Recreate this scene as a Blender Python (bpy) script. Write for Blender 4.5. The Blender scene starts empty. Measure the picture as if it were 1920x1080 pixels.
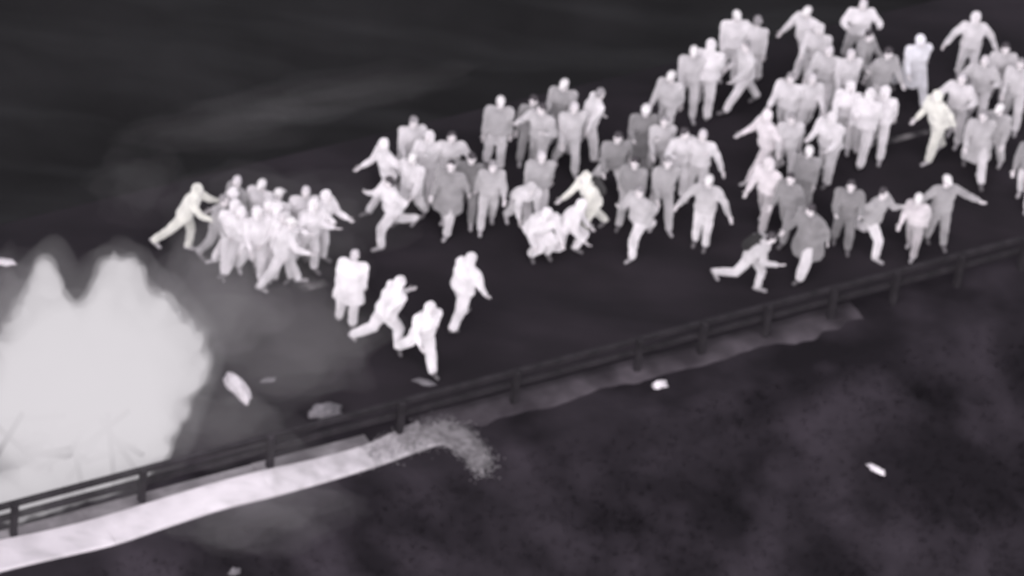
import bpy, bmesh, math, random
import numpy as np
from mathutils import Vector, Matrix, noise

random.seed(7)
rng = np.random.default_rng(7)
scene = bpy.context.scene
col = scene.collection
R = math.radians

# ------------------------------------------------------------------ camera
PITCH = R(38.0); DIST = 110.0; PXM = 98.0            # look-down angle, metres, photo pixels per metre
cam_d = bpy.data.cameras.new('camera'); cam = bpy.data.objects.new('camera', cam_d); col.objects.link(cam)
cam.location = (0, -DIST*math.cos(PITCH), DIST*math.sin(PITCH))
CAMR = Matrix.Rotation(math.pi/2-PITCH, 3, 'X') @ Matrix.Rotation(R(7.0), 3, 'Z')   # held a little tilted
cam.rotation_euler = CAMR.to_euler()
cam_d.sensor_width = 36.0; cam_d.lens = 36.0*DIST/(1920/PXM)
cam_d.clip_start = 1.0; cam_d.clip_end = 3000.0
cam_d.dof.use_dof = True; cam_d.dof.focus_distance = 66.0; cam_d.dof.aperture_fstop = 1.55   # soft long lens
scene.camera = cam

# ------------------------------------------------------------------ sky, sun, exposure
world = bpy.data.worlds.new('World'); scene.world = world; world.use_nodes = True
wn = world.node_tree.nodes; wl = world.node_tree.links
sky = wn.new('ShaderNodeTexSky'); sky.sky_type = 'NISHITA'; sky.sun_disc = False
sky.sun_elevation = R(36); sky.sun_rotation = R(188)
hs = wn.new('ShaderNodeHueSaturation'); hs.inputs['Saturation'].default_value = 0.12
tint = wn.new('ShaderNodeMixRGB'); tint.blend_type = 'MULTIPLY'; tint.inputs['Fac'].default_value = 1.0
tint.inputs['Color2'].default_value = (1.0, 0.955, 1.0, 1)
wl.new(sky.outputs[0], hs.inputs['Color']); wl.new(hs.outputs[0], tint.inputs['Color1'])
wl.new(tint.outputs[0], wn['Background'].inputs['Color'])
wn['Background'].inputs['Strength'].default_value = 0.06
sun_d = bpy.data.lights.new('sun', 'SUN'); sun_d.energy = 1.5; sun_d.angle = R(90); sun_d.color = (1.0, 0.955, 0.98)
sun = bpy.data.objects.new('sun', sun_d); col.objects.link(sun)
sun.rotation_euler = (R(54), 0, R(-6))
scene.view_settings.view_transform = 'Standard'; scene.view_settings.look = 'None'
scene.view_settings.gamma = 1.0; scene.view_settings.use_curve_mapping = False
scene.view_settings.exposure = 1.04
scene.cycles.volume_step_rate = 4.0; scene.cycles.volume_max_steps = 64
scene.cycles.max_bounces = 3; scene.cycles.diffuse_bounces = 2; scene.cycles.glossy_bounces = 1; scene.cycles.volume_bounces = 0; scene.cycles.transparent_max_bounces = 16

# ------------------------------------------------------------------ helpers
def pix(u, v, z=0.0):
    """point of the place, at height z, that the long lens sees at photo pixel (u, v)"""
    f = cam_d.lens/36.0*1920
    d = Vector(((u-960)/f, -(v-540)/f, -1.0))
    d = CAMR @ d
    c = Vector(cam.location)
    k = (z - c.z)/d.z
    return c + d*k

A0 = pix(262, 938); A1 = pix(1700, 557)
ES = (A1-A0); ES.z = 0; ES.normalize(); ET = Vector((-ES.y, ES.x, 0))
def st(p): q = Vector(p)-A0; return q.dot(ES), q.dot(ET)
def wp(s, t, z=0.0): return A0 + ES*s + ET*t + Vector((0, 0, z))
ROAD_W = 8.3

def tag(o, label=None, cat=None, group=None, kind=None):
    if label: o['label'] = label
    if cat: o['category'] = cat
    if group: o['group'] = group
    if kind: o['kind'] = kind
    return o

def mesh_obj(name, verts, faces, mat, parent=None, smooth=True):
    me = bpy.data.meshes.new(name); me.from_pydata([tuple(v) for v in verts], [], faces); me.validate()
    if smooth: me.polygons.foreach_set('use_smooth', [True]*len(me.polygons))
    o = bpy.data.objects.new(name, me); col.objects.link(o)
    if mat: me.materials.append(mat)
    if parent: o.parent = parent
    return o

def empty(name, loc=(0, 0, 0)):
    o = bpy.data.objects.new(name, None); o.location = loc; col.objects.link(o); o.empty_display_size = 0.3
    return o

# ------------------------------------------------------------------ materials
def mat(name, c, rough=0.9, var=0.25, scale=3.0, bump=0.3, bscale=60.0, metallic=0.0, dark=None, dscale=1.0, thr=(0.45, 0.65), stretch=None, fuzz=0.0):
    m = bpy.data.materials.new(name); m.use_nodes = True
    n = m.node_tree.nodes; l = m.node_tree.links; b = n['Principled BSDF']
    b.inputs['Roughness'].default_value = rough; b.inputs['Metallic'].default_value = metallic
    b.inputs['Specular IOR Level'].default_value = 0.2
    if fuzz:
        b.inputs['Diffuse Roughness'].default_value = 1.0; b.inputs['Sheen Weight'].default_value = fuzz; b.inputs['Sheen Roughness'].default_value = 0.6
    tc = n.new('ShaderNodeTexCoord')
    src = tc.outputs['Object']
    nz = n.new('ShaderNodeTexNoise'); nz.inputs['Scale'].default_value = scale; nz.inputs['Detail'].default_value = 3
    l.new(src, nz.inputs['Vector'])
    rp = n.new('ShaderNodeValToRGB')
    lo = [x*(1-var) for x in c]; hi = [min(x*(1+var), 0.95) for x in c]
    rp.color_ramp.elements[0].position = 0.3; rp.color_ramp.elements[1].position = 0.7
    rp.color_ramp.elements[0].color = (*lo, 1); rp.color_ramp.elements[1].color = (*hi, 1)
    l.new(nz.outputs['Fac'], rp.inputs['Fac'])
    out = rp.outputs[0]
    if dark is not None:
        mp = n.new('ShaderNodeMapping'); l.new(src, mp.inputs['Vector'])
        if stretch:
            mp.inputs['Rotation'].default_value = (0, 0, -math.atan2(ES.y, ES.x)); mp.inputs['Scale'].default_value = stretch
        n2 = n.new('ShaderNodeTexNoise'); n2.inputs['Scale'].default_value = dscale; n2.inputs['Detail'].default_value = 3
        l.new(mp.outputs[0], n2.inputs['Vector'])
        r2 = n.new('ShaderNodeValToRGB'); r2.color_ramp.elements[0].position = thr[0]; r2.color_ramp.elements[1].position = thr[1]
        l.new(n2.outputs['Fac'], r2.inputs['Fac'])
        mx = n.new('ShaderNodeMixRGB'); l.new(r2.outputs[0], mx.inputs['Fac'])
        l.new(out, mx.inputs['Color1']); mx.inputs['Color2'].default_value = (*dark, 1)
        out = mx.outputs[0]
    l.new(out, b.inputs['Base Color'])
    if bump:
        n3 = n.new('ShaderNodeTexNoise'); n3.inputs['Scale'].default_value = bscale; n3.inputs['Detail'].default_value = 2
        l.new(src, n3.inputs['Vector'])
        bp = n.new('ShaderNodeBump'); bp.inputs['Strength'].default_value = bump; bp.inputs['Distance'].default_value = 0.02
        l.new(n3.outputs['Fac'], bp.inputs['Height']); l.new(bp.outputs[0], b.inputs['Normal'])
    return m

def tone(v):                       # picture grey 0-255 -> reflectance under this light
    s = v/255.0
    lin = s/12.92 if s < 0.04045 else ((s+0.055)/1.055)**2.4
    return min(lin/0.88, 0.78)
_fab = {}
def fabric(v, hue=0):
    v = int(round(v/8.0)*8)
    if (v, hue) not in _fab:
        a = tone(v)
        tint = {0: (1.0, 0.965, 1.0), 1: (1.0, 0.99, 0.93), 2: (1.0, 0.94, 0.98), 3: (0.97, 0.96, 1.02)}[hue]
        _fab[(v, hue)] = mat('fabric_%d_%d' % (v, hue), [min(a*x, 0.9) for x in tint], 0.95, 0.20, 3.6, 0, fuzz=0.55*a)
    return _fab[(v, hue)]
M_skin = mat('skin', (0.68, 0.645, 0.665), 0.9, 0.06, 12, 0, fuzz=0.3)
M_eye = mat('eye', (0.25, 0.23, 0.24), 0.3, 0.0, 1, 0)
M_shoe = mat('shoe_leather', (0.42, 0.40, 0.42), 0.7, 0.3, 9, 0.2, 50)
M_shoe_d = mat('shoe_dark', (0.16, 0.15, 0.16), 0.7, 0.3, 9, 0.2, 50)
M_asphalt = mat('asphalt', (0.0265, 0.0218, 0.0275), 0.95, 0.32, 0.5, 0.5, 45, dark=(0.0155, 0.0132, 0.0168), dscale=0.35, thr=(0.4, 0.7), stretch=(0.5, 2.2, 1))
M_soil = mat('soil', (0.035, 0.029, 0.037), 0.98, 0.35, 0.45, 0.8, 7, dark=(0.010, 0.008, 0.011), dscale=0.5, thr=(0.36, 0.62))
M_farsoil = mat('far_verge_soil', (0.013, 0.0126, 0.0138), 0.98, 0.4, 0.3, 0.6, 9, dark=(0.028, 0.028, 0.030), dscale=0.35, thr=(0.5, 0.8), stretch=(0.35, 2.0, 1))
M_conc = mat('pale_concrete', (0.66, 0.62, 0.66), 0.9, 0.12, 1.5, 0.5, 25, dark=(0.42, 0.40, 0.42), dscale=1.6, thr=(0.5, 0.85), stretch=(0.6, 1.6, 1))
M_conc_d = mat('dirty_concrete', (0.078, 0.068, 0.079), 0.95, 0.35, 1.2, 0.6, 20, dark=(0.035, 0.03, 0.036), dscale=0.8, thr=(0.42, 0.62))
M_conc_v = mat('firelit_concrete', (0.26, 0.245, 0.26), 0.95, 0.3, 1.6, 0.6, 20, dark=(0.12, 0.11, 0.12), dscale=1.3, thr=(0.4, 0.7))  # firelight put into the colour: paler edging beside the fire
M_rail = mat('galvanised_rail', (0.026, 0.023, 0.027), 0.75, 0.3, 4, 0.2, 30, metallic=0.0)
M_paint = mat('worn_paint', (0.17, 0.16, 0.165), 0.9, 0.5, 3.0, 0.4, 30, dark=(0.05, 0.046, 0.052), dscale=4.0, thr=(0.42, 0.62))
M_grass = mat('dry_grass', (0.046, 0.039, 0.047), 0.9, 0.3, 0.4, 0, dark=(0.032, 0.027, 0.033), dscale=0.4, thr=(0.4, 0.65))
M_wood = mat('charred_wood', (0.05, 0.045, 0.05), 0.95, 0.5, 6, 0.8, 20)
M_scrap = mat('pale_scrap', (0.74, 0.70, 0.74), 0.8, 0.15, 8, 0.5, 20)
M_scrap_g = mat('grey_scrap', (0.17, 0.16, 0.175), 0.8, 0.3, 8, 0.5, 20)

# ------------------------------------------------------------------ ground, road, verge
def edge_t(s):                     # where the near verge breaks into the embankment
    return -1.22 + 0.10*noise.noise(Vector((s*0.9, 3.1, 0))) + 0.05*noise.noise(Vector((s*3.3, 7.1, 0)))
def ground_z(s, t):
    z = 0.0
    e = edge_t(s)
    if t < e:
        d = e - t
        z -= 0.42*d if d < 9 else 0.42*9 + 0.12*(d-9)
        a = min(d/1.2, 1.0)
        z += a*(0.34*noise.noise(Vector((s*0.45, t*0.45, 1.0))) + 0.16*noise.noise(Vector((s*1.3, t*1.3, 5.0))) + 0.06*noise.noise(Vector((s*3.7, t*3.7, 9.0))))
    elif t > ROAD_W:
        d = t-ROAD_W
        a = min(d/1.0, 1.0)
        z += a*(-0.22*math.exp(-((d-1.6)/0.8)**2) + 0.16*noise.noise(Vector((s*0.25, t*0.7, 2.0))) + 0.05*noise.noise(Vector((s*1.6, t*2.2, 4.0)))) + 0.05*max(0, d-2.5)
    return z
def terrain(name, ss, ts, zoff, m, kind='structure'):
    V = [tuple(wp(s, t, ground_z(s, t)+zoff)) for s in ss for t in ts]
    n = len(ts)
    F = [(i*n+j, (i+1)*n+j, (i+1)*n+j+1, i*n+j+1) for i in range(len(ss)-1) for j in range(n-1)]
    o = mesh_obj(name, V, F, m); tag(o, kind=kind); return o
def axis(lo, hi, step, far):       # fine inside, coarse towards the horizon
    a = list(np.arange(lo, hi+1e-6, step))
    pre = [lo-x for x in far[::-1]]; post = [hi+x for x in far]
    return pre + a + post
FAR = [1.5, 5, 15, 40, 120, 400, 900]
S_AX = axis(-12, 26, 0.16, FAR)
o = terrain('ground', S_AX, [-900, -400, -150, -60, -30] + list(np.arange(-16, 0.36, 0.14)) + [0.5], 0.0, M_soil)
o['label'] = 'dark rough embankment falling away below the road'
o = terrain('ground', S_AX, list(np.arange(ROAD_W, ROAD_W+14, 0.16)) + [ROAD_W+x for x in (16, 25, 50, 150, 400, 900)], 0.0, M_farsoil)
o['label'] = 'dark bare verge beyond the far edge of the road'
# road sheet, slightly cambered with a raised edge
ss = axis(-12, 26, 0.8, FAR); ts = [0.30, 0.36, 1.0, 2.2, 3.3, 4.3, 5.4, 6.4, 7.4, ROAD_W-0.02, ROAD_W+0.10]
V = []
for s in ss:
    for j, t in enumerate(ts):
        z = 0.035 + 0.05*(1-((t-4.3)/4.1)**2)
        if j in (0, len(ts)-1): z = -0.05
        V.append(tuple(wp(s, t, z)))
n = len(ts)
road = mesh_obj('road', V, [(i*n+j, (i+1)*n+j, (i+1)*n+j+1, i*n+j+1) for i in range(len(ss)-1) for j in range(n-1)], M_asphalt)
tag(road, 'dark asphalt road carrying the crowd and the fire', kind='structure')
def road_z(p):
    s, t = st(p)
    if t > 0.36 and t < ROAD_W: return 0.035 + 0.05*(1-((t-4.3)/4.1)**2)
    return ground_z(s, t)
def on_ground(u, v):
    p = pix(u, v, 0)
    for _ in range(8):
        p = pix(u, v, road_z(p))
    return p

# worn centre-line dashes
def dash(s0, s1, t0, w):
    V = []; F = []; N = 14
    for i in range(N+1):
        s = s0+(s1-s0)*i/N
        for e in (-1, 1):
            t = t0 + e*w/2 + 0.02*noise.noise(Vector((s*4, e*3.0, 0)))
            V.append(tuple(wp(s, t, 0.035+0.05*(1-((t-4.3)/4.1)**2)+0.005)))
        if i: F.append((2*i-2, 2*i, 2*i+1, 2*i-1))
    o = mesh_obj('road_marking', V, F, M_paint, smooth=False)
    tag(o, kind='structure')
sa, ta = st(pix(1640, 282)); sb, tb = st(pix(1760, 243))
TC = (ta+tb)/2
dash(sa, sa+1.5, TC, 0.16)
sc, _ = st(pix(560, 545)); dash(sc, sc+0.55, TC, 0.2)

# verge strip under the guardrail (dirty concrete edge), in slabs
def slab(name, poly_c, width, z, th, m, parent=None):
    """a strip slab following centre points, with bevelled upper edges"""
    V = []; F = []
    for i, c in enumerate(poly_c):
        a = poly_c[max(i-1, 0)]; b = poly_c[min(i+1, len(poly_c)-1)]
        d = (b-a); d.z = 0; d.normalize(); nrm = Vector((-d.y, d.x, 0))
        w = width[i]/2 if isinstance(width, list) else width/2
        for off, zz in ((-w, -th), (-w, z-0.02), (-w+0.025, z), (w-0.025, z), (w, z-0.02), (w, -th)):
            p = c + nrm*off; V.append((p.x, p.y, c.z+zz))
        if i:
            for j in range(5): F.append((6*i-6+j, 6*i+j, 6*i+j+1, 6*i-5+j))
    n = len(poly_c)
    F.append(tuple(range(6))[::-1]); F.append(tuple(6*(n-1)+k for k in range(6)))
    return mesh_obj(name, V, F, m, parent, smooth=False)

kerb = empty('verge_kerb', wp(8, 0)); tag(kerb, kind='structure'); kerb['label'] = 'dirty concrete edging under the guardrail'
V = []; F = []; N = 150
for i in range(N+1):               # crumbling edge: ragged on the bank side, broken into patches by the material
    s = 5.6 + 9.6*i/N
    w = 0.20 + 0.22*noise.noise(Vector((s*0.9, 2.0, 0))) + 0.10*noise.noise(Vector((s*2.7, 5.0, 0)))
    for j, t in enumerate((0.28, 0.26, 0.05, -0.08, -0.14-max(w, 0), -0.2-max(w, 0))):
        z = (-0.05, 0.03, 0.04, 0.04, 0.02, -0.06)[j] + 0.012*noise.noise(Vector((s*3, t*5, 0)))
        V.append(tuple(wp(s, t, z)-Vector(kerb.location)))
    if i: F += [(6*i-6+j, 6*i-5+j, 6*i+1+j, 6*i+j) for j in range(5)]
mesh_obj('crumbled_edging', V, F, M_conc_d, kerb)
s = -4.6
while s < 4.6:
    L = 1.15
    pc = [wp(s+L*k/4, -0.16, 0.0) for k in range(5)]
    slab('kerb_slab', [p - Vector(kerb.location) for p in pc], 0.62, 0.035+0.02*noise.noise(Vector((s*2, 0, 4))), 0.1, M_conc_v, kerb)  # left slabs carry the fire's light in their paler colour
    s += L+0.004

# pale concrete drain that runs along the rail on the left and turns down the bank
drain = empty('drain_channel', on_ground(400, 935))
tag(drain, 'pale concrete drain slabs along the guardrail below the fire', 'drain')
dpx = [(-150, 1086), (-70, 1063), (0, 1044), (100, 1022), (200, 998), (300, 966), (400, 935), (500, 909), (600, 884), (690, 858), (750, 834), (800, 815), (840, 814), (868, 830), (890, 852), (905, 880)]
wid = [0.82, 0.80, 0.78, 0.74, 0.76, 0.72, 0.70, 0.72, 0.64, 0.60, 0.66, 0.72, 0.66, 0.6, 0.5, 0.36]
def spline(pts, k):                # Catmull-Rom through the points
    P = [pts[0]] + pts + [pts[-1]]; out = []
    for i in range(1, len(P)-2):
        for j in range(k):
            t = j/k; p0, p1, p2, p3 = P[i-1:i+3]
            out.append(tuple(0.5*(2*b+(c-a)*t+(2*a-5*b+4*c-d)*t*t+(3*b-a-3*c+d)*t**3) for a, b, c, d in zip(p0, p1, p2, p3)))
    return out+[tuple(pts[-1])]
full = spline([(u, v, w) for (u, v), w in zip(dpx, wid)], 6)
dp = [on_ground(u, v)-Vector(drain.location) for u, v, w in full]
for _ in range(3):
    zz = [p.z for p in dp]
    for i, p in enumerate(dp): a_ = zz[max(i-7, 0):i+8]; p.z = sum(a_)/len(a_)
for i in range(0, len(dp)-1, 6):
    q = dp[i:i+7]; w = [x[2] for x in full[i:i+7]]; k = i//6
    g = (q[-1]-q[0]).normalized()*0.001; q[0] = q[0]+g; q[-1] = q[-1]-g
    slab('slab', q, w, 0.06 if k < 9 else 0.06-0.008*(k-8), 0.25, M_conc if k < 7 else mat('graded_concrete', [x*(0.62, 0.58, 0.50, 0.40, 0.31, 0.25, 0.19, 0.13)[k-7] for x in (1, 0.945, 1)], 0.95, 0.22, 2.5, 0.7, 25), drain)  # slabs step darker towards the lower end of the drain

gv = []; gf = []
bmi = bmesh.new(); bmesh.ops.create_icosphere(bmi, subdivisions=1, radius=1.0); iv = [v.co.copy() for v in bmi.verts]; bmi.verts.index_update(); iff = [[v.index for v in f.verts] for f in bmi.faces]; bmi.free()
grit_px = [q for q in full if q[0] > 660]
for _ in range(5000):
    x = random.random()*(len(grit_px)-1.01); i = int(x); f_ = x-i
    u_ = grit_px[i][0]*(1-f_)+grit_px[i+1][0]*f_; v_ = grit_px[i][1]*(1-f_)+grit_px[i+1][1]*f_
    p = on_ground(u_+random.gauss(0, 13), v_+random.gauss(0, 12)); p.z += 0.05
    r_ = random.uniform(0.005, 0.015)*random.uniform(0.7, 1.5); b_ = len(gv)
    gv += [tuple(p+Vector((v.x*r_*random.uniform(.7, 1.3), v.y*r_, v.z*r_*0.7))) for v in iv]; gf += [[k+b_ for k in f] for f in iff]
M_grit = mat('pale_grit', (0.23, 0.217, 0.23), 0.95, 0.4, 9, 0)
o = mesh_obj('gravel', gv, gf, M_grit); tag(o, 'grey grit spilling from the end of the drain', None, None, 'stuff')

# ------------------------------------------------------------------ guardrail: two box rails on posts
guard = empty('guardrail', wp(6, 0)); tag(guard, 'long dark two-rail crash barrier along the near road edge', 'guardrail')
g0 = Vector(guard.location)
def boxbar(name, a, b, w, h, m, parent, bev=0.02):
    d = (b-a).normalized(); side = Vector((-d.y, d.x, 0)).normalized(); up = Vector((0, 0, 1))
    prof = [(-w/2, -h/2+bev), (-w/2+bev, -h/2), (w/2-bev, -h/2), (w/2, -h/2+bev), (w/2, h/2-bev), (w/2-bev, h/2), (-w/2+bev, h/2), (-w/2, h/2-bev)]
    V = []
    for p in (a, b):
        for x, y in prof: q = p+side*x+up*y; V.append(tuple(q))
    F = [(k, (k+1) % 8, 8+(k+1) % 8, 8+k) for k in range(8)] + [tuple(range(8))[::-1], tuple(range(8, 16))]
    return mesh_obj(name, V, F, m, parent, smooth=False)
def vpost(name, p, w, dpt, h, m, parent):
    V = []; F = []
    for z, k in ((-0.4, 1), (h-0.03, 1), (h, 0.8)):
        for sx, sy in ((-1, -1), (1, -1), (1, 1), (-1, 1)):
            q = p + ES*sx*w/2*k + ET*sy*dpt/2*k; V.append((q.x, q.y, p.z+z))
    for r in range(2):
        for k in range(4): F.append((4*r+k, 4*r+(k+1) % 4, 4*r+4+(k+1) % 4, 4*r+4+k))
    F.append((8, 9, 10, 11)); F.append((3, 2, 1, 0))
    return mesh_obj(name, V, F, m, parent, smooth=False)
post_u = [-220, 22, 262, 502, 745, 960, 1190, 1310, 1430, 1553, 1670, 1790, 1910, 2040]
for u in post_u:
    s_, _ = st(pix(u, 1008-0.265*u))
    vpost('post', wp(s_, -0.07)-g0, 0.11, 0.12, 0.78, M_rail, guard)
s = -5.0
while s < 22:
    for zc in (0.66, 0.38):
        boxbar('rail', wp(s, 0.06, zc)-g0, wp(s+3.995, 0.06, zc)-g0, 0.10, 0.13, M_rail, guard)
    s += 4.0

# ------------------------------------------------------------------ volumes of closed shapes via voxel remesh
class Soup:
    """collects closed shapes; remeshed later into one continuous skin"""
    def __init__(s): s.v = []; s.f = []
    def add(s, V, F):
        b = len(s.v); s.v += [tuple(x) for x in V]; s.f += [tuple(i+b for i in f) for f in F]
    def cone(s, a, b, ra, rb, n=9):
        a = Vector(a); b = Vector(b); d = b-a; L = d.length
        d = d/L if L > 1e-6 else Vector((0, 0, 1))
        x = d.orthogonal().normalized(); y = d.cross(x)
        rings = [(a-d*ra*0.85, ra*0.45), (a-d*ra*0.45, ra*0.87), (a, ra), (b, rb), (b+d*rb*0.45, rb*0.87), (b+d*rb*0.85, rb*0.45)]
        V = []
        for c, r in rings:
            for k in range(n):
                t = 2*math.pi*k/n; V.append(c + x*(r*math.cos(t)) + y*(r*math.sin(t)))
        F = [(r*n+k, r*n+(k+1) % n, (r+1)*n+(k+1) % n, (r+1)*n+k) for r in range(5) for k in range(n)]
        F += [tuple(range(n))[::-1], tuple(range(5*n, 6*n))]
        s.add(V, F)
    def ell(s, c, ax, ay, az, n=12, m=8):
        c = Vector(c); V = [c-az]; 
        for i in range(1, m):
            p = -math.pi/2+math.pi*i/m
            for k in range(n):
                t = 2*math.pi*k/n; V.append(c + ax*(math.cos(p)*math.cos(t)) + ay*(math.cos(p)*math.sin(t)) + az*math.sin(p))
        V.append(c+az); F = []
        for k in range(n): F.append((0, 1+(k+1) % n, 1+k))
        for i in range(m-2):
            for k in range(n): F.append((1+i*n+k, 1+i*n+(k+1) % n, 1+(i+1)*n+(k+1) % n, 1+(i+1)*n+k))
        e = len(V)-1
        for k in range(n): F.append((1+(m-2)*n+k, 1+(m-2)*n+(k+1) % n, e))
        s.add(V, F)
    def loft(s, cs, rx, ry, X, Y, n=14):
        V = []; 
        for c, a, b in zip(cs, rx, ry):
            for k in range(n):
                t = 2*math.pi*k/n; V.append(Vector(c) + X*(a*math.cos(t)) + Y*(b*math.sin(t)))
        m = len(cs)
        F = [(r*n+k, r*n+(k+1) % n, (r+1)*n+(k+1) % n, (r+1)*n+k) for r in range(m-1) for k in range(n)]
        F += [tuple(range(n))[::-1], tuple(range((m-1)*n, m*n))]
        s.add(V, F)

PENDING = []
def remesh_later(name, soup, voxel, material, parent, wrinkle=0.0, post=None, smooth=3):
    me = bpy.data.meshes.new(name); me.from_pydata(soup.v, [], soup.f)
    o = bpy.data.objects.new(name, me); col.objects.link(o); o.parent = parent
    md = o.modifiers.new('r', 'REMESH'); md.mode = 'VOXEL'; md.voxel_size = voxel; md.use_smooth_shade = True
    sm = o.modifiers.new('s', 'SMOOTH'); sm.factor = 0.5; sm.iterations = smooth
    PENDING.append((o, material, wrinkle, post)); return o
def flush():
    bpy.context.view_layer.update()
    dg = bpy.context.evaluated_depsgraph_get()
    done = [(o, bpy.data.meshes.new_from_object(o.evaluated_get(dg)), m, w, p) for o, m, w, p in PENDING]
    for o, me, m, w, p in done:
        o.modifiers.clear(); old = o.data
        nv = len(me.vertices)
        if w and nv:
            co = np.empty(nv*3, np.float32); me.vertices.foreach_get('co', co); co = co.reshape(-1, 3)
            nr = np.empty(nv*3, np.float32); me.vertices.foreach_get('normal', nr); nr = nr.reshape(-1, 3)
            ph = rng.uniform(0, 6.28, 6)
            q = co*np.array([0.8, 0.8, 0.75])
            d = (np.sin(q@np.array([21, 9, 26])+ph[0]+2*np.sin(q@np.array([7, 13, 5])+ph[1])) * 0.5
                 + np.sin(q@np.array([-17, 25, 31])+ph[2]+2*np.sin(q@np.array([9, -8, 11])+ph[3]))*0.35
                 + np.sin(q@np.array([44, -38, 52])+ph[4])*0.18)
            co = co + nr*(d[:, None]*w)
            me.vertices.foreach_set('co', co.astype(np.float32).ravel())
        me.materials.clear(); me.materials.append(m)
        if p:                                     # extra shells welded to the figure (hands, eyes)
            bm = bmesh.new(); bm.from_mesh(me)
            for V, F, mi in p:
                vs = [bm.verts.new(tuple(v)) for v in V]
                for f in F:
                    try:
                        ff = bm.faces.new([vs[i] for i in f]); ff.material_index = mi; ff.smooth = True
                    except ValueError: pass
            bm.to_mesh(me); bm.free(); me.materials.append(M_eye)
        me.polygons.foreach_set('use_smooth', [True]*len(me.polygons)); me.update()
        me.name = o.name; o.data = me; bpy.data.meshes.remove(old)
    PENDING.clear()

def tube(pts, rad, n=6):
    V = []; F = []
    for i, p in enumerate(pts):
        a = pts[max(i-1, 0)]; b = pts[min(i+1, len(pts)-1)]; d = (b-a).normalized()
        x = d.orthogonal().normalized(); y = d.cross(x)
        for k in range(n): V.append(p + x*rad[i]*math.cos(6.2832*k/n) + y*rad[i]*math.sin(6.2832*k/n))
        if i: F += [((i-1)*n+k, (i-1)*n+(k+1) % n, i*n+(k+1) % n, i*n+k) for k in range(n)]
    F += [tuple(range(n))[::-1], tuple(range((len(pts)-1)*n, len(pts)*n))]
    return V, F

# ------------------------------------------------------------------ people
POSES = {
 'stand':  dict(th=(3, -3), kn=(2, 4), arms=((4, 8, 12), (2, 8, 14)), lean=2),
 'walk':   dict(th=(24, -18), kn=(8, 14), arms=((-22, 10, 18), (26, 10, 30)), lean=6),
 'walk2':  dict(th=(-16, 22), kn=(18, 6), arms=((28, 12, 35), (-20, 12, 20)), lean=7),
 'run':    dict(th=(42, -30), kn=(38, 48), arms=((-40, 14, 75), (45, 14, 85)), lean=18),
 'run2':   dict(th=(-32, 44), kn=(52, 34), arms=((48, 14, 85), (-42, 16, 70)), lean=20),
 'stride': dict(th=(34, -30), kn=(6, 10), arms=((-28, 20, 30), (35, 20, 40)), lean=10),
 'push':   dict(th=(18, -38), kn=(22, 8), arms=((72, 10, 30), (66, 10, 36)), lean=26),
 'spread': dict(th=(6, -6), kn=(6, 6), arms=((12, 68, 14), (10, 66, 18)), lean=4),
 'wave':   dict(th=(8, -10), kn=(6, 10), arms=((150, 24, 30), (10, 20, 30)), lean=4),
 'handsup':dict(th=(10, -8), kn=(8, 10), arms=((140, 40, 60), (140, 40, 60)), lean=4),
 'elbows': dict(th=(14, -12), kn=(10, 12), arms=((30, 45, 95), (30, 45, 95)), lean=8),
 'bend':   dict(th=(30, -12), kn=(34, 22), arms=((50, 10, 20), (62, 10, 30)), lean=48),
 'crouch': dict(th=(98, 86), kn=(112, 108), arms=((40, 22, 50), (46, 22, 60)), lean=34),
 'kneel':  dict(th=(82, -6), kn=(92, 84), arms=((42, 20, 40), (36, 20, 50)), lean=30),
 'carry':  dict(th=(16, -14), kn=(12, 14), arms=((44, 12, 62), (44, 12, 62)), lean=10),
}
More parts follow.
